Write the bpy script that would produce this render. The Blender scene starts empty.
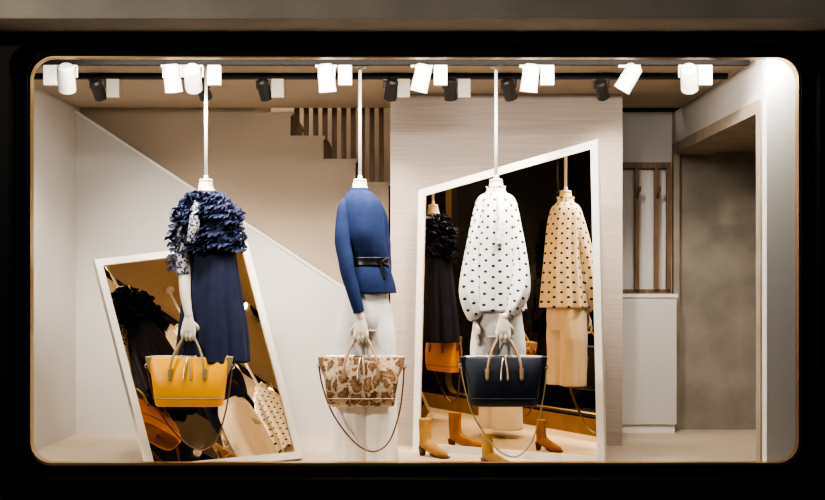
import bpy, math, random
from mathutils import Vector, Matrix
random.seed(4)
scene = bpy.context.scene
COL = scene.collection
PI = math.pi

# ------------------------------------------------------------------ materials
def newmat(name):
    m = bpy.data.materials.new(name); m.use_nodes = True
    nt = m.node_tree; b = nt.nodes["Principled BSDF"]
    return m, nt, b

def mat(name, col, rough=0.6, metal=0.0, var=0.0, vscale=8.0, bump=0.0, bscale=60.0, sheen=0.0, stretch=(1,1,1), spec=None, coat=0.0, trans=0.0):
    m, nt, b = newmat(name)
    b.inputs["Base Color"].default_value = (*col, 1)
    b.inputs["Roughness"].default_value = rough
    b.inputs["Metallic"].default_value = metal
    if spec is not None: b.inputs["Specular IOR Level"].default_value = spec
    if sheen: b.inputs["Sheen Weight"].default_value = sheen
    if coat: b.inputs["Coat Weight"].default_value = coat
    tc = nt.nodes.new("ShaderNodeTexCoord"); mp = nt.nodes.new("ShaderNodeMapping")
    mp.inputs["Scale"].default_value = stretch
    nt.links.new(tc.outputs["Object"], mp.inputs["Vector"])
    if var > 0:
        n = nt.nodes.new("ShaderNodeTexNoise"); n.inputs["Scale"].default_value = vscale
        n.inputs["Detail"].default_value = 5
        nt.links.new(mp.outputs[0], n.inputs["Vector"])
        r = nt.nodes.new("ShaderNodeValToRGB")
        r.color_ramp.elements[0].position = .3; r.color_ramp.elements[1].position = .7
        r.color_ramp.elements[0].color = (*[max(0, c*(1-var)) for c in col], 1)
        r.color_ramp.elements[1].color = (*[min(1, c*(1+var)) for c in col], 1)
        nt.links.new(n.outputs["Fac"], r.inputs[0]); nt.links.new(r.outputs[0], b.inputs["Base Color"])
    if bump > 0:
        n2 = nt.nodes.new("ShaderNodeTexNoise"); n2.inputs["Scale"].default_value = bscale
        n2.inputs["Detail"].default_value = 4
        nt.links.new(mp.outputs[0], n2.inputs["Vector"])
        bp = nt.nodes.new("ShaderNodeBump"); bp.inputs["Strength"].default_value = bump
        bp.inputs["Distance"].default_value = .01
        nt.links.new(n2.outputs["Fac"], bp.inputs["Height"]); nt.links.new(bp.outputs[0], b.inputs["Normal"])
    return m

def emit(name, col, s):
    m, nt, b = newmat(name)
    b.inputs["Base Color"].default_value = (*col, 1)
    b.inputs["Emission Color"].default_value = (*col, 1)
    b.inputs["Emission Strength"].default_value = s
    return m

CELL = .060
def polka():
    m, nt, b = newmat("polka_cotton")
    uv = nt.nodes.new("ShaderNodeTexCoord")
    outs = []
    for off in (0.0, 0.5):
        mp = nt.nodes.new("ShaderNodeMapping"); mp.inputs["Scale"].default_value = (1/CELL, 1/CELL, 1)
        mp.inputs["Location"].default_value = (off, off, 0)
        nt.links.new(uv.outputs["UV"], mp.inputs["Vector"])
        fr = nt.nodes.new("ShaderNodeVectorMath"); fr.operation = 'FRACTION'
        nt.links.new(mp.outputs[0], fr.inputs[0])
        sb = nt.nodes.new("ShaderNodeVectorMath"); sb.operation = 'SUBTRACT'; sb.inputs[1].default_value = (.5, .5, 0)
        nt.links.new(fr.outputs[0], sb.inputs[0])
        ln = nt.nodes.new("ShaderNodeVectorMath"); ln.operation = 'LENGTH'
        nt.links.new(sb.outputs[0], ln.inputs[0])
        lt = nt.nodes.new("ShaderNodeMath"); lt.operation = 'LESS_THAN'; lt.inputs[1].default_value = .125
        nt.links.new(ln.outputs["Value"], lt.inputs[0]); outs.append(lt)
    mx = nt.nodes.new("ShaderNodeMath"); mx.operation = 'MAXIMUM'
    nt.links.new(outs[0].outputs[0], mx.inputs[0]); nt.links.new(outs[1].outputs[0], mx.inputs[1])
    c = nt.nodes.new("ShaderNodeMix"); c.data_type = 'RGBA'
    c.inputs["A"].default_value = (.82, .81, .78, 1); c.inputs["B"].default_value = (.012, .013, .025, 1)
    nt.links.new(mx.outputs[0], c.inputs["Factor"]); nt.links.new(c.outputs["Result"], b.inputs["Base Color"])
    b.inputs["Roughness"].default_value = .8
    return m

def snake():
    m, nt, b = newmat("snake_leather")
    N = nt.nodes.new; L = nt.links.new
    tc = N("ShaderNodeTexCoord")
    v = N("ShaderNodeTexVoronoi"); v.inputs["Scale"].default_value = 120
    L(tc.outputs["Object"], v.inputs["Vector"])
    nz = N("ShaderNodeTexNoise"); nz.inputs["Scale"].default_value = 15; nz.inputs["Detail"].default_value = 6; nz.inputs["Roughness"].default_value = .6
    L(tc.outputs["Object"], nz.inputs["Vector"])
    sc = N("ShaderNodeVectorMath"); sc.operation = 'SCALE'; sc.inputs["Scale"].default_value = .09
    L(nz.outputs["Color"], sc.inputs[0])
    av = N("ShaderNodeVectorMath"); av.operation = 'ADD'
    L(tc.outputs["Object"], av.inputs[0]); L(sc.outputs[0], av.inputs[1])
    st = N("ShaderNodeMapping"); st.inputs["Scale"].default_value = (1.25, .3, 1.1)
    L(av.outputs[0], st.inputs["Vector"])
    d = N("ShaderNodeTexVoronoi"); d.feature = 'DISTANCE_TO_EDGE'; d.inputs["Scale"].default_value = 14; d.inputs["Randomness"].default_value = .75
    L(st.outputs[0], d.inputs["Vector"])
    ma = N("ShaderNodeMath"); ma.operation = 'MULTIPLY_ADD'; ma.inputs[1].default_value = .5
    L(nz.outputs["Fac"], ma.inputs[0]); L(d.outputs["Distance"], ma.inputs[2])
    r = N("ShaderNodeValToRGB"); c = r.color_ramp
    c.elements[0].position = .22; c.elements[0].color = (.70, .57, .42, 1)
    c.elements[1].position = .66; c.elements[1].color = (.50, .34, .20, 1)
    e = c.elements.new(.33); e.color = (.60, .46, .32, 1)
    e = c.elements.new(.37); e.color = (.10, .055, .03, 1)
    e = c.elements.new(.43); e.color = (.28, .16, .09, 1)
    e = c.elements.new(.52); e.color = (.36, .22, .12, 1)
    L(ma.outputs[0], r.inputs[0])
    r2 = N("ShaderNodeValToRGB")
    r2.color_ramp.elements[0].color = (1, 1, 1, 1)
    r2.color_ramp.elements[1].position = .7; r2.color_ramp.elements[1].color = (.55, .48, .4, 1)
    L(v.outputs["Distance"], r2.inputs[0])
    mx = N("ShaderNodeMix"); mx.data_type = 'RGBA'; mx.blend_type = 'MULTIPLY'; mx.inputs["Factor"].default_value = .8
    L(r.outputs[0], mx.inputs["A"]); L(r2.outputs[0], mx.inputs["B"])
    L(mx.outputs["Result"], b.inputs["Base Color"])
    b.inputs["Roughness"].default_value = .35
    return m

def ribbed(name, c1, c2):
    m, nt, b = newmat(name)
    tc = nt.nodes.new("ShaderNodeTexCoord")
    mp = nt.nodes.new("ShaderNodeMapping"); mp.inputs["Scale"].default_value = (1.2, 1.2, 60)
    nt.links.new(tc.outputs["Object"], mp.inputs["Vector"])
    n = nt.nodes.new("ShaderNodeTexNoise"); n.inputs["Scale"].default_value = 2; n.inputs["Detail"].default_value = 6
    nt.links.new(mp.outputs[0], n.inputs["Vector"])
    r = nt.nodes.new("ShaderNodeValToRGB")
    r.color_ramp.elements[0].position = .35; r.color_ramp.elements[0].color = (*c1, 1)
    r.color_ramp.elements[1].position = .65; r.color_ramp.elements[1].color = (*c2, 1)
    nt.links.new(n.outputs["Fac"], r.inputs[0]); nt.links.new(r.outputs[0], b.inputs["Base Color"])
    b.inputs["Roughness"].default_value = .6
    return m

def lace():
    m, nt, b = newmat("dotted_lace")
    tc = nt.nodes.new("ShaderNodeTexCoord")
    v = nt.nodes.new("ShaderNodeTexVoronoi"); v.inputs["Scale"].default_value = 75
    nt.links.new(tc.outputs["Object"], v.inputs["Vector"])
    r = nt.nodes.new("ShaderNodeValToRGB"); r.color_ramp.interpolation = 'CONSTANT'
    r.color_ramp.elements[0].color = (.02, .03, .1, 1)
    r.color_ramp.elements[1].position = .50; r.color_ramp.elements[1].color = (.42, .40, .38, 1)
    nt.links.new(v.outputs["Distance"], r.inputs[0]); nt.links.new(r.outputs[0], b.inputs["Base Color"])
    b.inputs["Roughness"].default_value = .8
    return m

def mirror_mat():
    m, nt, b = newmat("bronze_mirror")
    b.inputs["Base Color"].default_value = (.76, .59, .38, 1)
    b.inputs["Metallic"].default_value = 1; b.inputs["Roughness"].default_value = .01
    return m

def pane_mat():
    m = bpy.data.materials.new("clear_pane"); m.use_nodes = True
    nt = m.node_tree; nt.nodes.clear()
    o = nt.nodes.new("ShaderNodeOutputMaterial"); mx = nt.nodes.new("ShaderNodeMixShader")
    t = nt.nodes.new("ShaderNodeBsdfTransparent"); g = nt.nodes.new("ShaderNodeBsdfGlossy")
    g.inputs["Roughness"].default_value = 0.0
    mx.inputs[0].default_value = .045
    nt.links.new(t.outputs[0], mx.inputs[1]); nt.links.new(g.outputs[0], mx.inputs[2]); nt.links.new(mx.outputs[0], o.inputs[0])
    return m

M = dict(
 wallw=mat("white_plaster", (.60, .585, .565), .8, var=.04, vscale=2, bump=.05),
 wallb=mat("beige_plaster", (.42, .345, .27), .8, var=.05, vscale=3, bump=.05),
 ceil=mat("ceiling_paint", (.46, .385, .30), .85, var=.03),
 panel=ribbed("pink_ribbed_veneer", (.42, .35, .305), (.50, .43, .38)),
 floor=mat("cream_floor", (.62, .52, .39), .45, var=.06, vscale=3),
 concrete=mat("grey_concrete", (.27, .245, .21), .75, var=.22, vscale=4, bump=.15, bscale=20),
 lining=mat("taupe_lining", (.32, .27, .21), .7, var=.15, vscale=6),
 knee=mat("oak_kickboard", (.30, .19, .10), .6, var=.2, vscale=6),
 slat=mat("walnut_slat", (.17, .105, .055), .5, var=.3, vscale=6, stretch=(8, 8, 1)),
 brass=mat("aged_brass", (.42, .30, .14), .35, metal=.9),
 black=mat("black_lacquer", (.0025, .0025, .003), .5, spec=.12),
 black2=mat("black_aluminium", (.004, .004, .005), .6, spec=.12),
 stone=mat("grey_stone", (.34, .32, .29), .85, var=.12, vscale=3, bump=.1),
 pave=mat("asphalt_paving", (.05, .05, .055), .9, var=.3, vscale=10, bump=.3),
 white=mat("white_enamel", (.78, .77, .74), .35),
 whitef=mat("white_frame_paint", (.74, .71, .65), .5, var=.03),
 gear=mat("grey_gear_box", (.40, .37, .32), .5),
 cream=mat("mannequin_linen", (.78, .70, .57), .75, bump=.1, bscale=300),
 handm=mat("mannequin_hand_lacquer", (.74, .68, .58), .4),
 navy=mat("navy_crepe", (.013, .020, .064), .75, var=.2, vscale=15),
 ruff=mat("navy_ruffle_organza", (.024, .034, .095), .6, var=.9, vscale=55),
 blue=mat("blue_knit", (.018, .031, .090), .9, var=.12, vscale=30, bump=.25, bscale=250, spec=.2),
 trousers=mat("white_crepe", (.86, .85, .83), .8, var=.02, vscale=6),
 belt=mat("black_belt", (.008, .008, .010), .35),
 yellow=mat("mustard_leather", (.84, .40, .010), .4, var=.06, vscale=6, bump=.1, bscale=220),
 olive=mat("khaki_leather", (.30, .25, .13), .45, var=.1, vscale=10),
 brownl=mat("brown_leather", (.12, .05, .025), .4, var=.1),
 tan=mat("tan_leather", (.40, .26, .15), .4, var=.1),
 grainy=mat("navy_leather", (.010, .015, .026), .38, var=.2, bump=.25, bscale=260),
 boot=mat("amber_suede", (.42, .23, .06), .7, var=.15, vscale=14),
 metalz=mat("silver_zip", (.6, .58, .54), .3, metal=.9),
 track=mat("track_black", (.012, .011, .010), .6, spec=.2),
 dspot=mat("bronze_spot_housing", (.03, .027, .024), .4),
 lens=emit("lamp_lens", (1, .85, .62), 12),
 led=emit("led_batten_diffuser", (1, .88, .72), 5),  # glow on the shade of the added stairwell lamp
)
M['polka'] = polka(); M['snake'] = snake(); M['lace'] = lace(); M['mirror'] = mirror_mat(); M['pane'] = pane_mat()

# ------------------------------------------------------------------ mesh helpers
def obj(name, v, f, m, smooth=False, parent=None, uvs=None):
    me = bpy.data.meshes.new(name); me.from_pydata([tuple(p) for p in v], [], f); me.update()
    if uvs:
        l = me.uv_layers.new(name="UVMap")
        for p in me.polygons:
            for k, li in enumerate(p.loop_indices): l.data[li].uv = uvs[p.index][k]
    if smooth:
        for p in me.polygons: p.use_smooth = True
    o = bpy.data.objects.new(name, me); COL.objects.link(o)
    if m: me.materials.append(m)
    if parent: o.parent = parent
    return o

def empty(name, loc=(0, 0, 0)):
    e = bpy.data.objects.new(name, None); e.location = loc; e.empty_display_size = .1
    COL.objects.link(e); return e

def boxdata(x0, x1, y0, y1, z0, z1):
    v = [(x0,y0,z0),(x1,y0,z0),(x1,y1,z0),(x0,y1,z0),(x0,y0,z1),(x1,y0,z1),(x1,y1,z1),(x0,y1,z1)]
    f = [(0,3,2,1),(4,5,6,7),(0,1,5,4),(1,2,6,5),(2,3,7,6),(3,0,4,7)]
    return v, f

def box(name, x0, x1, y0, y1, z0, z1, m, parent=None, bev=0):
    v, f = boxdata(x0, x1, y0, y1, z0, z1)
    o = obj(name, v, f, m, parent=parent)
    if bev:
        b = o.modifiers.new("bevel", 'BEVEL'); b.width = bev; b.segments = 2
    return o

def merge(parts):
    V, F = [], []
    for v, f in parts:
        o = len(V); V += list(v); F += [tuple(i+o for i in t) for t in f]
    return V, F

def prism(pts, y0, y1):   # xz polygon extruded along y
    n = len(pts)
    v = [(x, y0, z) for x, z in pts] + [(x, y1, z) for x, z in pts]
    f = [tuple(range(n)), tuple(range(2*n-1, n-1, -1))]
    f += [(i, i+n, (i+1) % n + n, (i+1) % n) for i in range(n)]
    return v, f

def cr(P, t):
    n = len(P)-1; x = t*n; i = min(int(x), n-1); u = x-i
    p0 = P[max(i-1, 0)]; p1 = P[i]; p2 = P[i+1]; p3 = P[min(i+2, n)]
    return [.5*((2*b)+(-a+c)*u+(2*a-5*b+4*c-d)*u*u+(-a+3*b-3*c+d)*u**3) for a, b, c, d in zip(p0, p1, p2, p3)]

def loftdata(secs, n=48, m=40, fold=None, caps=(False, False), ex=2.0):
    V, F, UV = [], [], []
    rs = sum(s[3] for s in secs)/len(secs); circ = round(2*PI*rs/CELL)*CELL
    L = 0; vv = []; prev = None
    for j in range(m+1):
        t = j/m; x, y, z, rx, ry = cr(secs, t)
        if prev is not None: L += math.dist((x, y, z), prev)
        prev = (x, y, z); vv.append(L)
        for i in range(n):
            a = 2*PI*i/n; k = 1+(fold(a, t) if fold else 0)
            c, s = math.cos(a), math.sin(a)
            cx = math.copysign(abs(c)**(2/ex), c); sy = math.copysign(abs(s)**(2/ex), s)
            V.append((x+rx*k*cx, y+ry*k*sy, z))
    for j in range(m):
        for i in range(n):
            i2 = (i+1) % n
            F.append((j*n+i, j*n+i2, (j+1)*n+i2, (j+1)*n+i))
            u0, u1 = circ*i/n, circ*(i+1)/n
            UV.append([(u0, vv[j]), (u1, vv[j]), (u1, vv[j+1]), (u0, vv[j+1])])
    if caps[0]: F.append(tuple(range(n))); UV.append([(0, 0)]*n)
    if caps[1]: F.append(tuple(range(m*n+n-1, m*n-1, -1))); UV.append([(0, 0)]*n)
    return V, F, UV

def loft(name, secs, m_, parent=None, solid=0, **k):
    V, F, UV = loftdata(secs, **k)
    o = obj(name, V, F, m_, True, parent, UV)
    if solid:
        s = o.modifiers.new("thickness", 'SOLIDIFY'); s.thickness = solid
    return o

def tubedata(path, radii, n=12, m=24, flat=1.0, fold=None):
    P = [list(p)+[r] for p, r in zip(path, radii)]
    pts = [cr(P, j/m) for j in range(m+1)]
    V, F, UV = [], [], []
    up = None; L = 0
    rs = sum(radii)/len(radii); circ = max(1, round(2*PI*rs/CELL))*CELL
    vv = []
    for j, p in enumerate(pts):
        a = Vector(pts[max(j-1, 0)][:3]); b = Vector(pts[min(j+1, m)][:3])
        t = (b-a).normalized()
        if up is None:
            up = Vector((0, 1, 0)) if abs(t.y) < .9 else Vector((1, 0, 0))
        up = (up - t*up.dot(t)).normalized(); sd = t.cross(up)
        if j: L += (Vector(p[:3])-Vector(pts[j-1][:3])).length
        vv.append(L)
        for i in range(n):
            g = 2*PI*i/n; k = 1+(fold(g, j/m) if fold else 0)
            V.append(tuple(Vector(p[:3]) + (sd*math.cos(g)*flat + up*math.sin(g))*p[3]*k))
    for j in range(m):
        for i in range(n):
            i2 = (i+1) % n
            F.append((j*n+i, (j+1)*n+i, (j+1)*n+i2, j*n+i2))
            u0, u1 = circ*i/n, circ*(i+1)/n
            UV.append([(u0, vv[j]), (u0, vv[j+1]), (u1, vv[j+1]), (u1, vv[j])])
    F.append(tuple(range(n))); UV.append([(0, 0)]*n)
    F.append(tuple(range(m*n+n-1, m*n-1, -1))); UV.append([(0, 0)]*n)
    return V, F, UV

def tube(name, path, radii, m_, parent=None, **k):
    V, F, UV = tubedata(path, radii, **k)
    return obj(name, V, F, m_, True, parent, UV)

def cyl(p0, p1, r0, r1, n=24):
    V, F, _ = tubedata([p0, p1], [r0, r1], n=n, m=1)
    return V, F

# ------------------------------------------------------------------ room shell
CZ = 2.23
box("floor", -2.3, 3.0, .05, 3.6, -.12, 0, M['floor'])
box("ceiling", -2.4, 3.0, .05, 2.22, CZ, CZ+.08, M['ceil'])
box("wall_left", -2.42, -2.3, .05, 3.6, 0, 3.3, M['wallw'])
box("wall_rear", -2.3, -.14, 3.4, 3.5, 0, 3.3, M['wallb'])
v, f = prism([(-2.3, 0), (-.14, 0), (-.14, .77), (-2.3, 2.19)], 2.2, 2.28)
obj("wall_raked", v, f, M['wallw'])
v, f = prism([(-2.3, 2.19), (-.14, .77), (-.14, .79), (-2.3, 2.21)], 2.19, 2.285)
obj("trim_1", v, f, M['white'])
xs = [-2.295, -1.086, -.844, -.616, -.394, -.165]
zs = [2.40, 2.205, 2.04, 1.88, 1.72]
parts = []
for i in range(5):
    parts.append(boxdata(xs[i], xs[i+1], 2.30, 3.2, 0, zs[i]))
    parts.append(boxdata(xs[i], xs[i+1]+.012, 2.295, 3.2, zs[i]-.02, zs[i]+.008))
v, f = merge(parts); obj("staircase", v, f, M['wallb'])
parts = []
x = -.83
while x < -.18:
    zb = [z for k, z in enumerate(zs) if xs[k] <= x < xs[k+1]][0]
    parts.append(boxdata(x, x+.034, 2.42, 2.46, zb+.008, 3.0)); x += .066
parts.append(boxdata(-.85, -.16, 2.415, 2.465, 3.0, 3.05))
v, f = merge(parts); obj("stair_railing", v, f, M['slat'])
box("wall_partition", -.14, 1.33, 1.6, 3.4, 0, CZ, M['panel'])
box("wall_back", 1.33, 1.82, 2.42, 2.52, 0, CZ, M['wallw'])
box("wall_alcove_back", 1.82, 3.0, 2.42, 2.52, 0, CZ, M['concrete'])
parts = [boxdata(1.84, 1.94, .28, 2.42, 2.0, CZ), boxdata(1.83, 3.0, .20, .28, 0, CZ)]
v, f = merge(parts); obj("wall_right", v, f, M['wallw'])
parts = [boxdata(1.82, 2.10, .28, .36, 0, 2.0), boxdata(1.82, 2.10, .36, 2.42, 1.93, 2.0), boxdata(1.82, 1.86, 2.36, 2.42, 0, 1.93)]
v, f = merge(parts); obj("trim_2", v, f, M['lining'])
box("wall_alcove_side", 2.9, 3.0, .28, 2.42, 0, CZ, M['concrete'])
box("ceiling_alcove", 2.10, 2.9, .28, 2.42, 1.95, 2.05, M['lining'])
box("baseboard_back", 1.33, 1.82, 2.40, 2.42, 0, .12, M['white'])
box("baseboard_front", -2.3, 1.83, .051, .062, 0, .115, M['knee'])
cab = empty("low_cabinet", (1.57, 2.3, 0))
def rel(o, e):
    o.parent = e; o.matrix_parent_inverse = Matrix.Translation(e.location).inverted(); return o
rel(box("carcass", 1.34, 1.81, 2.22, 2.40, .06, .93, M['wallw'], bev=.004), cab)
rel(box("plinth", 1.35, 1.80, 2.24, 2.40, 0, .06, M['white']), cab)
rel(box("top_board", 1.335, 1.815, 2.21, 2.40, .93, .955, M['white']), cab)
parts = [boxdata(1.38, 1.80, 2.36, 2.40, 1.83, 1.87), boxdata(1.38, 1.80, 2.36, 2.40, .955, .985)]
for xx in (1.40, 1.545, 1.68, 1.765):
    parts.append(boxdata(xx, xx+.03, 2.33, 2.36, .985, 1.83))
for xx in (1.56, 1.695):
    parts.append(cyl((xx, 2.33, 1.62), (xx, 2.25, 1.66), .008, .008, 10))
    parts.append(cyl((xx, 2.25, 1.66), (xx, 2.24, 1.69), .012, .012, 10))
v, f = merge(parts); obj("coat_rack", v, f, M['slat'])

# ------------------------------------------------------------------ facade
def rr(x0, x1, z0, z1, r, k=10):
    out = []
    for cx, cz, a0 in ((x1-r, z1-r, 0), (x0+r, z1-r, PI/2), (x0+r, z0+r, PI), (x1-r, z0+r, 1.5*PI)):
        out.append([(cx+r*math.cos(a0+PI/2*i/k), cz+r*math.sin(a0+PI/2*i/k)) for i in range(k+1)])
    return out
def plate(name, inner, X0, X1, Z0, Z1, r, y0, y1, m, outer_r=None):
    arcs = rr(*inner, r); k = len(arcs[0])
    if outer_r is None:
        corners = [(X1, Z1), (X0, Z1), (X0, Z0), (X1, Z0)]
        oa = [[c]*k for c in corners]
    else: oa = rr(X0, X1, Z0, Z1, outer_r)
    I = [p for a in arcs for p in a]; O = [p for a in oa for p in a]; n = len(I)
    V = [(x, y0, z) for x, z in I]+[(x, y0, z) for x, z in O]+[(x, y1, z) for x, z in I]+[(x, y1, z) for x, z in O]
    F = []
    for i in range(n):
        j = (i+1) % n
        same = O[i] == O[j]
        F.append((i, i+n, j) if same else (i, i+n, j+n, j))
        F.append((i+2*n, j+2*n, i+3*n) if same else (i+2*n, j+2*n, j+3*n, i+3*n))
        F.append((i, j, j+2*n, i+2*n))
        if not same: F.append((i+n, i+3*n, j+3*n, j+n))
    return obj(name, V, F, m)
hole = (-1.91, 1.93, .128, 2.166)
plate("wall_front", (-1.97, 1.99, .075, 2.215), -3.4, 3.4, -.75, 2.5, .13, -.14, -.02, M['black'])
plate("window_frame", hole, -2.3, 2.3, .0, 2.4, .12, -.05, .05, M['black2'])
hi = (hole[0]+.010, hole[1]-.010, hole[2]+.012, hole[3]-.010)
plate("trim_window", hi, hole[0]-.002, hole[1]+.002, hole[2]-.002, hole[3]+.002, .108, -.035, .02, M['brass'], outer_r=.12)
obj("window_1", [(-1.91, .03, .12), (1.94, .03, .12), (1.94, .03, 2.17), (-1.91, .03, 2.17)], [(0, 1, 2, 3)], M['pane'])
v, f = merge([boxdata(-3.4, 3.4, -.42, -.14, 2.272, 2.9), boxdata(-3.4, 3.4, -.44, -.14, 2.262, 2.282)])
obj("trim_fascia", v, f, M['stone'])
v, f = merge([boxdata(-3.4, 3.4, -.24, -.14, -.06, -.035)]); obj("trim_ledge", v, f, M['brass'])
box("ground", -7, 7, -10, -.145, -.87, -.75, M['pave'])

# ------------------------------------------------------------------ lights / tracks
WARM = (1, .885, .775)
def look(d): return Vector(d).to_track_quat('-Z', 'Y')
def spotlight(x, y, target, housing, gear, watts, dark=False, zc=2.135, ang=60):
    e = empty("track_spotlight", (x, y, CZ))
    p = Vector((x, y, zc)); d = (Vector(target)-p).normalized()
    r = .046 if not dark else .036; L = .058 if not dark else .045
    parts = []
    b0, b1 = p-d*L, p+d*L
    parts.append(cyl(b0, b1, r*.96, r, 28)); parts.append(cyl(b0-d*.012, b0, r*.7, r*.96, 28))
    V, F, _ = tubedata([b1, b1+d*.02], [r, r*1.03], n=28, m=1); parts.append((V, F[:-2]))
    v, f = merge(parts); o = obj("head", v, f, housing, True); rel(o, e)
    o.modifiers.new("es", 'EDGE_SPLIT')
    V, F = cyl(b1+d*.001, b1+d*.004, r*.8, r*.8, 24); rel(obj("lens", V, F, M['lens']), e)
    side = d.cross(Vector((0, 0, 1))).normalized()
    top = CZ-.032
    parts = [cyl(p+side*(r+.006), (x+side.x*(r+.006), y+side.y*(r+.006), top-.004), .006, .006, 10),
             cyl(p-side*(r+.006), (x-side.x*(r+.006), y-side.y*(r+.006), top-.004), .006, .006, 10),
             boxdata(x-r-.012, x+r+.012, y-.014, y+.014, top-.012, top)]
    v, f = merge(parts); rel(obj("yoke", v, f, housing), e)
    if gear:
        rel(box("gear_box", x+gear-.036, x+gear+.036, y-.02, y+.02, CZ-.14, top, housing if not dark else M['gear'], bev=.004), e)
    l = bpy.data.lights.new("lamp", 'SPOT'); l.energy = watts; l.color = WARM
    l.spot_size = math.radians(ang); l.spot_blend = .9; l.shadow_soft_size = .035
    lo = bpy.data.objects.new("lamp", l); COL.objects.link(lo)
    lo.location = p+d*(L+.026); lo.rotation_mode = 'QUATERNION'; lo.rotation_quaternion = look(d)
    rel(lo, e)
for y in (.42, .86):
    v, f = boxdata(-2.25, 1.80, y-.018, y+.018, CZ-.031, CZ-.001)
    obj("light_track", v, f, M['track'])
W_ = 44
front = [(-1.85, (-2.1, 1.6, .6), -.085, 1.3), (-1.285, (-1.2, .75, .9), 0, 1.1), (-1.175, (-1.3, 2.2, .6), .115, 1.3),
         (-.46, (-.34, .60, .55), .10, 1.3), (.05, (-.3, .66, .6), .10, 1.1), (.63, (.45, .62, .5), .09, 1.1),
         (1.16, (.5, .66, 1.0), 0, .9), (1.48, (1.9, 1.8, .8), .085, 1.2)]
for x, t, g, k in front: spotlight(x, .42, t, M['white'], g, W_*k)
back = [(-1.80, (-1.6, 2.2, .9), .09), (-1.20, (-.7, 2.2, .5), 0), (-.85, (-.45, 2.2, .4), .08), (-.12, (-.4, 2.2, .4), .07),
        (.215, (.3, 1.6, .8), .08), (.55, (.9, 1.6, 1.1), 0), (1.08, (1.6, 2.4, .9), 0)]
for x, t, g in back: spotlight(x, .86, t, M['dspot'], g, W_*.95, dark=True, zc=2.145, ang=70)
e = empty("led_batten", (0, .1, 2.2))  # added fill strip, hidden behind the window header, brightens the display front
rel(box("housing", -1.85, 1.95, .06, .11, 2.195, 2.225, M['white']), e)
l = bpy.data.lights.new("tube", 'AREA'); l.shape = 'RECTANGLE'; l.size = 3.7; l.size_y = .04; l.energy = 80; l.color = (1, .92, .83)
lo = bpy.data.objects.new("tube", l); COL.objects.link(lo); lo.location = (.05, .10, 2.19)
lo.rotation_euler = (math.radians(28), 0, 0); rel(lo, e)
# added lamp high in the stairwell, out of view, brightens the stair walls
box("ceiling_stairwell", -2.4, -.1, 2.22, 3.6, 3.3, 3.38, M['wallw'])
e = empty("ceiling_lamp", (-1.1, 2.9, 3.28))
v, f = cyl((-1.1, 2.9, 3.298), (-1.1, 2.9, 3.25), .16, .14, 32); rel(obj("shade", v, f, M['led'], False), e)
l = bpy.data.lights.new("bulb", 'POINT'); l.energy = 28; l.color = (1, .85, .68); l.shadow_soft_size = .12
lo = bpy.data.objects.new("bulb", l); COL.objects.link(lo); lo.location = (-1.1, 2.75, 3.1); rel(lo, e)
# added lamp on a post, out of view, lights the fascia from outside
LX, LY = -5.6, -5.0
sl = empty("street_lamp", (LX, LY, -.75))
v, f = merge([cyl((LX, LY, -.75), (LX, LY, 3.2), .07, .045, 16), cyl((LX, LY, 3.2), (LX+.6, LY+.2, 3.5), .04, .03, 12)])
rel(obj("post", v, f, M['black2'], True), sl)
v, f = cyl((LX+.6, LY+.2, 3.5), (LX+.6, LY+.2, 3.38), .08, .16, 20); rel(obj("lantern", v, f, M['lens'], True), sl)
l = bpy.data.lights.new("bulb", 'POINT'); l.energy = 800; l.color = (1, .88, .75); l.shadow_soft_size = .12
lo = bpy.data.objects.new("bulb", l); COL.objects.link(lo); lo.location = (LX+.6, LY+.25, 3.2); rel(lo, sl)

# ------------------------------------------------------------------ mirrors
def mirror(cs, nrm, w, strut=None):
    c = [Vector(p) for p in cs]; n = Vector(nrm).normalized()      # n points away from viewer
    e = empty("standing_mirror", tuple(sum(c, Vector())/4))
    e.location.z = 0
    k = 4; inner = []
    for i in range(k):
        a, b, d = c[i-1], c[i], c[(i+1) % k]
        d1 = (b-a).normalized(); d2 = (d-b).normalized()
        ce = sum(c, Vector())/4
        n1 = n.cross(d1); n1 = n1 if n1.dot(ce-b) > 0 else -n1
        n2 = n.cross(d2); n2 = n2 if n2.dot(ce-b) > 0 else -n2
        s = (n1+n2); s = s*(w/(1+n1.dot(n2))); inner.append(b+s)
    T = n*.035
    V = c+inner+[p+T for p in c]+[p+n*.010 for p in inner]
    F = []
    for i in range(k):
        j = (i+1) % k
        F += [(i, j, j+k, i+k), (i, i+2*k, j+2*k, j), (i+k, j+k, j+3*k, i+3*k)]
    F.append((8, 9, 10, 11))
    rel(obj("frame", V, F, M['whitef']), e)
    rel(obj("mirror_glass", [p+n*.009 for p in inner], [(0, 1, 2, 3)], M['mirror']), e)
    if strut:
        v, f = cyl(strut[0], strut[1], .018, .018, 12); rel(obj("strut", v, f, M['whitef']), e)
u = .016
mirror([(-1.81, .83, 1.15+u), (-1.025, 1.454, 1.274+u), (-.634, .972, u), (-1.411, .432, u)], (-.515, .736, -.435), .042,
       strut=((-1.42, 1.20, 1.10), (-1.42, 1.75, .0)))
mirror([(.037, 1.401, 1.605), (1.051, .816, 1.851), (1.087, .795, .0), (.0, 1.422, .0)], (.5, .866, 0), .045)

# ------------------------------------------------------------------ figures
def Q(px, py, y=.6):     # image pixels projected into the scene, each 1/181.8 m at the figure line
    s = 181.8
    return ((px-412.5)/s, y, 1.05+(280-py)/s)
def S(px, py, rx, ry, y=.6):
    a = Q(px, py, y); return (a[0], a[1], a[2], rx, ry)

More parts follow.
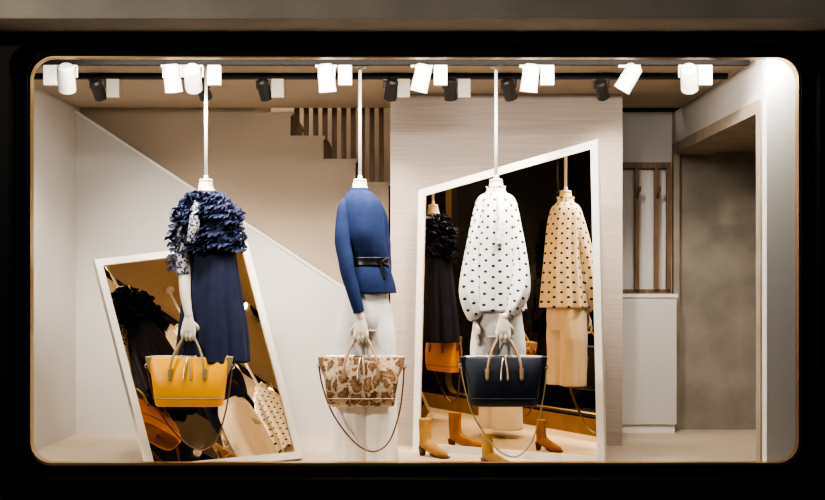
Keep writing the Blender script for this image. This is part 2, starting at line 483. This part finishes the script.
def hand_arm(parent, path, radii, G, side):
    gx, gy, gz = G
    parts = []
    V, F, _ = tubedata(list(path)+[(gx, gy-.006, gz+.105)], list(radii)+[.021], n=16, m=40); parts.append((V, F))
    V, F, _ = loftdata([(gx, gy-.006, gz+.125, .021, .017), (gx, gy-.008, gz+.095, .026, .017), (gx, gy-.013, gz+.06, .036, .016),
                        (gx, gy-.016, gz+.03, .039, .015), (gx, gy-.017, gz+.012, .036, .011)], n=24, m=16, caps=(True, True))
    parts.append((V, F))
    for k, (dx, s, drop) in enumerate(((-.032, .82, .004), (-.011, .98, .0), (.011, 1.05, -.002), (.032, .95, .001))):
        dx *= side; x = gx+dx
        pth = [(x*1.0, gy-.015, gz+.036), (x, gy-.021, gz+.014), (x, gy-.022*s, gz-.006+drop), (x, gy-.010, gz-.021*s), (x, gy+.006, gz-.021*s), (x, gy+.016*s, gz-.008)]
        V, F, _ = tubedata(pth, [.0095, .0095, .0086, .0080, .0076, .0066], n=10, m=18); parts.append((V, F))
    s = side
    pth = [(gx+.026*s, gy-.008, gz+.07), (gx+.046*s, gy-.004, gz+.048), (gx+.050*s, gy+.006, gz+.026), (gx+.042*s, gy+.013, gz+.008)]
    V, F, _ = tubedata(pth, [.012, .0105, .0095, .0075], n=10, m=14); parts.append((V, F))
    v, f = merge(parts)
    o = obj("arm_and_hand", v, f, M['handm'], True); rel(o, parent)
    r = o.modifiers.new("fuse", 'REMESH'); r.mode = 'VOXEL'; r.voxel_size = .003; r.use_smooth_shade = True
    sm = o.modifiers.new("sm", 'SMOOTH'); sm.factor = .5; sm.iterations = 2
    return o

def torso(parent, cx, y, tilt=0, sh=.15, k=1.0):
    c = cx
    secs = [S(c, 181, .036, .036, y), S(c, 188, .042, .042, y), S(c+tilt, 194, .056*k, .050*k, y), S(c+tilt, 199, sh*.60, .065*k, y), S(c+tilt*1.2, 207, sh*.75, .08*k, y),
            S(c+tilt*1.6, 225, sh*.76, .10*k, y), S(c+tilt*2, 245, .098*k, .095*k, y), S(c+tilt*2, 262, .09*k, .083*k, y), S(c+tilt*2, 285, .115*k, .105*k, y), S(c+tilt*2, 302, .115*k, .105*k, y), S(c+tilt*2, 312, .09*k, .08*k, y)]
    o = loft("torso", secs, M['cream'], n=40, m=50, caps=(True, True)); rel(o, parent)
    a = Q(c, 181, y)
    v, f = merge([cyl((a[0], y, a[2]-.002), (a[0], y, a[2]+.01), .038, .034, 28), cyl((a[0], y, a[2]+.01), (a[0], y, a[2]+.03), .014, .012, 16)])
    rel(obj("neck_cap", v, f, M['handm'], True), parent)
    v, f = merge([cyl((a[0], y, a[2]+.02), (a[0], y, CZ-.012), .0095, .0095, 14), cyl((a[0], y, CZ-.014), (a[0], y, CZ), .035, .035, 20)])
    rel(obj("hanging_rod", v, f, M['white'], True), parent)

def folds(amp, k, ph=0, grow=True, k2=None):
    k2 = k2 or k*2+1
    def f(a, t):
        g = t if grow else 1
        return amp*g*(math.sin(k*a+ph+1.3*math.sin(2*a))+.5*math.sin(k2*a+2*ph+t*2))
    return f

BAGY = .47
def BG(px, py, y=BAGY):  # image pixel coordinates turned into world positions at the bag depth
    s = 1200/(6+y); return ((px-412.5)/s, y, 1.05+(280-py)/s)

# ---- figure with ruffled top and navy skirt
def fig_ruffle():
    e = empty("mannequin", (Q(205, 180)[0], .6, 0))
    torso(e, 206, .6, 2)
    skirt = [S(213, 243, .115, .10), S(213, 255, .12, .105), S(213, 275, .135, .12), S(213, 300, .155, .13), S(214, 330, .175, .145), S(214, 362, .190, .155)]
    rel(loft("skirt", skirt, M['navy'], n=140, m=40, fold=folds(.085, 8, .4), solid=.004), e)
    pon = [S(206, 192, .05, .05), S(206, 197, .085, .08), S(207, 206, .130, .10), S(208, 220, .150, .12), S(209, 238, .158, .13), S(210, 251, .148, .125)]
    rel(loft("top", pon, M['ruff'], n=60, m=24, solid=.004), e)
    parts = []
    rnd = random.Random(9)
    def tier(cx, cy, z, rx, ry, flare, drop, nw, amp=.014):
        n = max(96, int(nw*12)); rows = 5; V = []; F = []
        ph = [rnd.random()*6.28 for _ in range(8)]
        for r in range(rows+1):
            q = r/rows
            for i in range(n):
                a = 2*PI*i/n
                warp = 1.8*math.sin(2*a+ph[0])+1.1*math.sin(5*a+ph[1])
                w = math.sin(nw*a+warp*2+ph[2])
                w2 = math.sin(nw*.61*a+warp+ph[3]); w3 = math.sin(nw*1.37*a+ph[4]+warp)
                lobes = .5+.5*math.sin(4*a+ph[5])
                k = flare*q*(.5+.8*lobes)+amp*q*(w*.8+w2*.6)
                zz = z-drop*q*(.6+.6*lobes)+amp*q*(.8*w3+.5*w2)
                V.append((cx+(rx+k)*math.cos(a+.05*q*w3), cy+(ry+k)*math.sin(a+.05*q*w3), zz))
        for r in range(rows):
            for i in range(n):
                i2 = (i+1) % n; F.append((r*n+i, r*n+i2, (r+1)*n+i2, (r+1)*n+i))
        parts.append((V, F))
    N = 15
    for k in range(N):
        t = (k+.3)/N; x, y, z, rx, ry = cr(pon, t)
        tier(x, y, z+.008, rx*.97, ry*.97, .030+.018*rnd.random(), .020, 26+rnd.random()*10, amp=.011)
    for (px, p0, p1, r) in ((184, 212, 266, .048), (231, 210, 246, .046)):
        K = 10 if px < 200 else 8
        for k in range(K):
            t = k/(K-1); a = Q(px-4*t if px < 200 else px+2*t, p0+(p1-p0)*t, .575)
            tier(a[0], a[1], a[2], r*(1-.3*(t-.5)**2*4), r, .018+.014*rnd.random(), .018, 10+rnd.random()*4, amp=.011)
    v, f = merge(parts); rel(obj("ruffles", v, f, M['ruff'], True), e)
    lp = [Q(200, 200, .53), Q(199, 210, .49), Q(199, 226, .455), Q(196, 244, .45)]
    rel(tube("lace_panel", lp, [.010, .026, .030, .024], M['lace'], n=16, m=16), e)
    G = BG(189, 336)
    arm = [Q(188, 208, .60), Q(187, 240, .56), Q(188, 268, .52), Q(189, 292, .49)]
    hand_arm(e, arm, [.042, .038, .036, .030], G, 1)
    rel(tube("lace_sleeve", [Q(187, 225, .57), Q(186, 250, .545), Q(187, 276, .51)], [.05, .047, .040], M['lace'], n=20, m=14), e)
fig_ruffle()

# ---- figure with blue knit jacket and white trousers
def legs(e, lx, rx_, top, bot, rt, rb, hip, y=.6):
    rel(loft("hips", [S(hip, top-2, .105, .10, y), S(hip, top+12, .125, .115, y), S(hip, top+32, .135, .12, y), S(hip, top+44, .128, .108, y)], M['trousers'], n=48, m=16, caps=(True, True)), e)
    for i, cx in enumerate((lx, rx_)):
        secs = [S(hip+(cx-hip)*.7, top+18, rt*.95, rt*1.1, y), S(cx, top+50, rt, rt*1.1, y), S(cx, (top+bot)/2+15, (rt+rb)/2, (rt+rb)/2, y), S(cx, bot, rb, rb*1.05, y)]
        rel(loft("trouser_leg_%d" % (i+1), secs, M['trousers'], n=72, m=40, fold=folds(.05, 5, i*2.0+.6), solid=.004), e)
def fig_blue():
    e = empty("mannequin", (Q(360, 180)[0], .6, 0))
    torso(e, 360, .6, 2, sh=.12, k=.86)
    jf = lambda a, t: .012*math.sin(5*a+6*t)+.02*max(0, t-.7)*3*math.sin(7*a)-.02*math.exp(-((t-.62)/.05)**2)
    secs = [S(359, 191, .052, .052), S(360, 196, .080, .070), S(361, 203, .105, .085), S(362, 216, .112, .10), S(364, 235, .113, .112), S(367, 250, .105, .10), S(368, 261, .098, .090),
            S(369, 270, .115, .108), S(370, 282, .130, .122), S(371, 293, .136, .126)]
    rel(loft("knit_jacket", secs, M['blue'], n=64, m=54, fold=jf, solid=.005), e)
    rel(loft("collar", [S(359, 188.5, .047, .046), S(359, 192, .052, .051), S(359, 194.5, .064, .060)], M['blue'], n=40, m=6, solid=.006), e)
    rel(loft("belt", [S(368, 257.5, .108, .100), S(368, 262, .107, .099), S(369, 266, .112, .104)], M['belt'], n=48, m=6, solid=.006), e)
    a = Q(381, 262, .515)
    v, f = merge([boxdata(a[0]-.02, a[0]+.02, a[1]-.012, a[1]+.01, a[2]-.018, a[2]+.02), cyl((a[0]+.01, a[1]-.005, a[2]), (a[0]+.05, a[1]-.012, a[2]-.03), .008, .010, 8), cyl((a[0]+.01, a[1]-.005, a[2]), (a[0]+.04, a[1]-.012, a[2]+.018), .008, .010, 8), cyl((a[0]+.0, a[1]-.005, a[2]), (a[0]+.02, a[1]-.012, a[2]-.09), .007, .009, 8)])
    rel(obj("belt_knot", v, f, M['belt']), e)
    sl = lambda a, t: .05*math.sin(3*a+9*t)+.05*math.sin(26*t+a)*max(0, 1-abs(t-.5)*3)
    rel(tube("sleeve_1", [Q(351, 199, .60), Q(346, 209, .575), Q(344, 238, .53), Q(348, 266, .495), Q(355, 294, .470), Q(360, 312, .465)],
             [.030, .046, .045, .041, .035, .030], M['blue'], n=28, m=54, fold=sl), e)
    rel(tube("sleeve_2", [Q(370, 201, .63), Q(377, 213, .67), Q(382, 240, .69), Q(384, 265, .67), Q(384, 286, .63)],
             [.028, .046, .045, .040, .032], M['blue'], n=28, m=36, fold=sl), e)
    G = BG(361, 338)
    hand_arm(e, [Q(349, 216, .58), Q(346, 240, .53), Q(351, 278, .482), Q(358, 304, .466)], [.030, .028, .027, .024], G, -1)
    parts = []
    w = Q(384, 284, .63)
    V, F, _ = tubedata([(w[0], w[1], w[2]+.05), w, (w[0], w[1]-.01, w[2]-.035), (w[0], w[1]-.02, w[2]-.075)], [.022, .021, .028, .026], n=14, m=16, flat=.6); parts.append((V, F))
    for k, L in enumerate((.06, .072, .076, .068)):
        b = (w[0]+.0, w[1]-.045+k*.018, w[2]-.07)
        V, F, _ = tubedata([b, (b[0]+.004, b[1]-.003, b[2]-L*.5), (b[0]-.008, b[1]-.004, b[2]-L)], [.009, .0085, .0065], n=8, m=10); parts.append((V, F))
    V, F, _ = tubedata([(w[0], w[1]-.03, w[2]-.03), (w[0]-.01, w[1]-.05, w[2]-.055), (w[0]-.014, w[1]-.052, w[2]-.085)], [.011, .010, .007], n=8, m=10); parts.append((V, F))
    v, f = merge(parts); o = obj("hand", v, f, M['handm'], True); rel(o, e)
    r = o.modifiers.new("fuse", 'REMESH'); r.mode = 'VOXEL'; r.voxel_size = .0032; r.use_smooth_shade = True
    legs(e, 351, 379, 286, 461, .085, .098, 366)
fig_blue()

# ---- figure with polka-dot blouse
def fig_polka():
    e = empty("mannequin", (Q(496, 180)[0], .6, 0))
    torso(e, 496, .6, 0)
    bf = lambda a, t: .06*t*math.sin(6*a+1.0+math.sin(3*a))+.035*t*math.sin(13*a)
    secs = [S(496, 190, .048, .048), S(496, 193, .054, .052), S(496, 197, .090, .070), S(496, 205, .110, .088), S(496, 222, .116, .108), S(495, 250, .124, .118), S(495, 280, .142, .13), S(495, 311, .162, .14)]
    rel(loft("blouse", secs, M['polka'], n=96, m=60, fold=bf, solid=.004), e)
    fr = lambda a, t: .14*(1-t)*math.sin(16*a)
    rel(loft("neck_frill", [S(496, 186.5, .050, .050), S(496, 189, .046, .046), S(496, 192.5, .055, .053)], M['polka'], n=120, m=8, fold=fr, solid=.002), e)
    rel(tube("neck_tie", [Q(497, 194, .535), Q(498, 206, .505), Q(499, 224, .480), Q(497, 246, .474)], [.008, .010, .011, .013], M['polka'], n=10, m=16, flat=1.2), e)
    sf = lambda a, t: (.10*math.sin(4*a+2+5*t)+.05*math.sin(7*a-4*t))*math.sin(PI*min(1, t*1.05))
    rel(tube("sleeve_1", [Q(487, 199, .60), Q(482, 206, .58), Q(476, 232, .555), Q(471, 262, .54), Q(469, 292, .525), Q(473, 313, .52), Q(475, 319, .52)],
             [.026, .036, .039, .047, .060, .048, .028], M['polka'], n=48, m=56, fold=sf), e)
    rel(tube("sleeve_2", [Q(505, 199, .60), Q(510, 206, .58), Q(515, 232, .550), Q(519, 262, .525), Q(518, 290, .50), Q(511, 308, .483), Q(508, 314, .478)],
             [.026, .036, .038, .044, .055, .042, .026], M['polka'], n=48, m=56, fold=sf), e)
    G = BG(503, 337)
    hand_arm(e, [Q(510, 214, .58), Q(515, 250, .54), Q(512, 290, .495), Q(506, 312, .474)], [.026, .027, .027, .023], G, 1)
    parts = []
    w = Q(475, 318, .525)
    V, F, _ = tubedata([(w[0], w[1], w[2]+.03), w, (w[0], w[1]-.004, w[2]-.035), (w[0]+.002, w[1]-.008, w[2]-.075)], [.022, .021, .028, .026], n=14, m=16, flat=.6); parts.append((V, F))
    for k, L in enumerate((.06, .072, .076, .068)):
        b = (w[0]+.0, w[1]-.035+k*.018, w[2]-.07)
        V, F, _ = tubedata([b, (b[0]+.004, b[1]-.003, b[2]-L*.5), (b[0]+.014, b[1]-.004, b[2]-L)], [.009, .0085, .0065], n=8, m=10); parts.append((V, F))
    V, F, _ = tubedata([(w[0], w[1]-.02, w[2]-.03), (w[0]+.012, w[1]-.042, w[2]-.055), (w[0]+.016, w[1]-.044, w[2]-.085)], [.011, .010, .007], n=8, m=10); parts.append((V, F))
    v, f = merge(parts); o = obj("hand", v, f, M['handm'], True); rel(o, e)
    r = o.modifiers.new("fuse", 'REMESH'); r.mode = 'VOXEL'; r.voxel_size = .0032; r.use_smooth_shade = True
    legs(e, 485, 511, 292, 398, .075, .078, 498)
fig_polka()

# ------------------------------------------------------------------ handbags
def handbag(px, body, wing, handle, strapm, strap):
    cx, cy, zt = BG(px, 357); zb = BG(px, 406)[2]; H = zt-zb
    e = empty("handbag", (cx, cy, zb))
    def P(x, y, z): return (cx+x, cy+y, zb+z)
    secs = [(cx, cy, zb+z, rx, ry) for z, rx, ry in ((.0, .166, .050), (.008, .178, .062), (.05, .186, .070), (.12, .195, .068), (.19, .206, .052), (H-.01, .214, .026), (H, .213, .018))]
    rel(loft("body", secs, body, n=64, m=40, ex=4.5, caps=(True, True)), e)
    rel(tube("zip", [P(-.21, 0, H+.002), P(0, 0, H+.002), P(.21, 0, H+.002)], [.006]*3, M['metalz'], n=8, m=10), e)
    parts = []
    for s in (-1, 1):
        pts = [(.200*s, H+.004), (.236*s, H+.004), (.228*s, H-.045), (.192*s, H-.125)]
        v, f = prism(pts, -.020, .020); v = [P(*p) for p in v]
        parts.append((v, f))
    v, f = merge(parts); o = obj("wings", v, f, wing); rel(o, e)
    b = o.modifiers.new("b", 'BEVEL'); b.width = .006; b.segments = 3
    zh = BG(px, 337)[2]-zb
    for k, y in enumerate((-1, 1)):
        pth = [P(-.092, y*.071, .150), P(-.086, y*.066, H-.03), P(-.066, y*.045, H+.035), P(-.034, y*.018, H+.095), P(-.012, y*.007, zh-.002),
               P(.012, y*.007, zh-.002), P(.034, y*.018, H+.095), P(.066, y*.045, H+.035), P(.086, y*.066, H-.03), P(.092, y*.071, .150)]
        rel(tube("handle_%d" % (k+1), pth, [.0065]*10, handle, n=10, m=70), e)
        for s in (-1, 1):
            pts = [(s*.092-.012, .205), (s*.092+.012, .205), (s*.092+.009, .150), (s*.092, .140), (s*.092-.009, .150)]
            v, f = prism(pts, -.005, .005)
            v = [P(p[0], y*(.069-.012*max(0, (p[2]-.14)/.075))+p[1], p[2]) for p in v]
            rel(obj("handle_tab", v, f, handle), e)
            v, f = cyl(P(s*.092, y*.070, .155), P(s*.092, y*.080, .155), .005, .005, 12); rel(obj("rivet", v, f, M['metalz']), e)
    for s in (-1, 1):
        rel(tube("zip_pull", [P(s*.006, -.03, H), P(s*.010, -.052, H-.03), P(s*.016+.0, -.064, H-.07), P(s*.018, -.074, H-.12)], [.003, .0045, .005, .006], M['metalz'] if s < 0 else handle, n=8, m=14), e)
    seam = [P(.187*math.copysign(abs(math.cos(a))**.44, math.cos(a)), .071*math.copysign(abs(math.sin(a))**.44, math.sin(a)), .045) for a in [2*PI*i/40 for i in range(41)]]
    rel(tube("piping", seam, [.0028]*41, wing if body is not M['grainy'] else body, n=6, m=120), e)
    pts = [BG(a, b, BAGY+c) for a, b, c in strap]
    rel(tube("shoulder_strap", pts, [.0085]*len(pts), strapm, n=10, m=70, flat=.5), e)
    for a in (pts[0], pts[-1]):
        ring = [(a[0]+.011*math.cos(t), a[1], a[2]+.011*math.sin(t)) for t in [2*PI*i/16 for i in range(17)]]
        rel(tube("ring", ring, [.003]*17, M['metalz'], n=6, m=32), e)
handbag(189.5, M['yellow'], M['olive'], M['olive'], M['brownl'],
        [(147, 366, 0), (150, 384, -.01), (157, 406, -.02), (170, 427, -.03), (187, 444, -.03), (203, 450, -.03), (216, 440, -.03), (225, 414, -.02), (230, 386, -.01), (232, 367, 0)])
handbag(361.5, M['snake'], M['tan'], M['tan'], M['brownl'],
        [(319, 366, 0), (322, 384, -.01), (331, 410, -.02), (346, 433, -.03), (362, 448, -.03), (377, 451, -.03), (390, 440, -.03), (399, 414, -.02), (403, 386, -.01), (404, 367, 0)])
handbag(503.5, M['grainy'], M['grainy'], M['tan'], M['olive'],
        [(461, 366, 0), (464, 384, -.01), (472, 412, -.02), (486, 436, -.03), (502, 453, -.03), (518, 456, -.03), (532, 441, -.03), (540, 414, -.02), (545, 386, -.01), (546, 367, 0)])

# ------------------------------------------------------------------ boots
def boot(x, y, ang, sc=1.0):
    e = empty("ankle_boot", (x, y, 0)); e.rotation_euler = (0, 0, ang); e.scale = (sc, sc, sc)
    parts = []
    V, F, _ = loftdata([(0, 0, .235, .045, .036), (.0, 0, .19, .043, .035), (.002, 0, .13, .042, .034), (.008, 0, .09, .046, .034), (.01, 0, .055, .04, .03)], n=24, m=20, caps=(True, True)); parts.append((V, F))
    V, F, _ = tubedata([(-.03, 0, .08), (.02, 0, .072), (.07, 0, .05), (.12, 0, .032), (.165, 0, .024), (.185, 0, .020)], [.026, .038, .036, .030, .022, .010], n=20, m=24); parts.append((V, F))
    v, f = merge(parts); o = obj("upper", v, f, M['boot'], True, e)
    r = o.modifiers.new("fuse", 'REMESH'); r.mode = 'VOXEL'; r.voxel_size = .005; r.use_smooth_shade = True
    sm = o.modifiers.new("sm", 'SMOOTH'); sm.iterations = 6
    v, f = merge([cyl((-.02, 0, .06), (-.022, 0, 0), .028, .018, 20)]); obj("heel", v, f, M['brownl'], True, e)
    V, F, _ = tubedata([(.055, 0, .018), (.10, 0, .006), (.15, 0, .005), (.19, 0, .010)], [.006]*4, n=8, m=10)
    V = [(a, b*5, max(c, 0)) for a, b, c in V]; obj("sole", V, F, M['brownl'], True, e)
boot(.075, 1.17, -.75, .95)
boot(.42, .76, -.35, .80)

# ------------------------------------------------------------------ world / camera
w = bpy.data.worlds.new("night"); scene.world = w; w.use_nodes = True
bg = w.node_tree.nodes["Background"]; bg.inputs[0].default_value = (.05, .06, .09, 1); bg.inputs[1].default_value = .05
cam = bpy.data.cameras.new("camera"); co = bpy.data.objects.new("camera", cam); COL.objects.link(co)
co.location = (0, -6, 1.05); co.rotation_euler = (PI/2, 0, 0)
cam.sensor_width = 36; cam.lens = 1200/825*36; cam.shift_y = 30/825
scene.camera = co
scene.view_settings.view_transform = 'AgX'
try: scene.view_settings.look = 'AgX - High Contrast'
except Exception: pass
scene.view_settings.exposure = 0.2
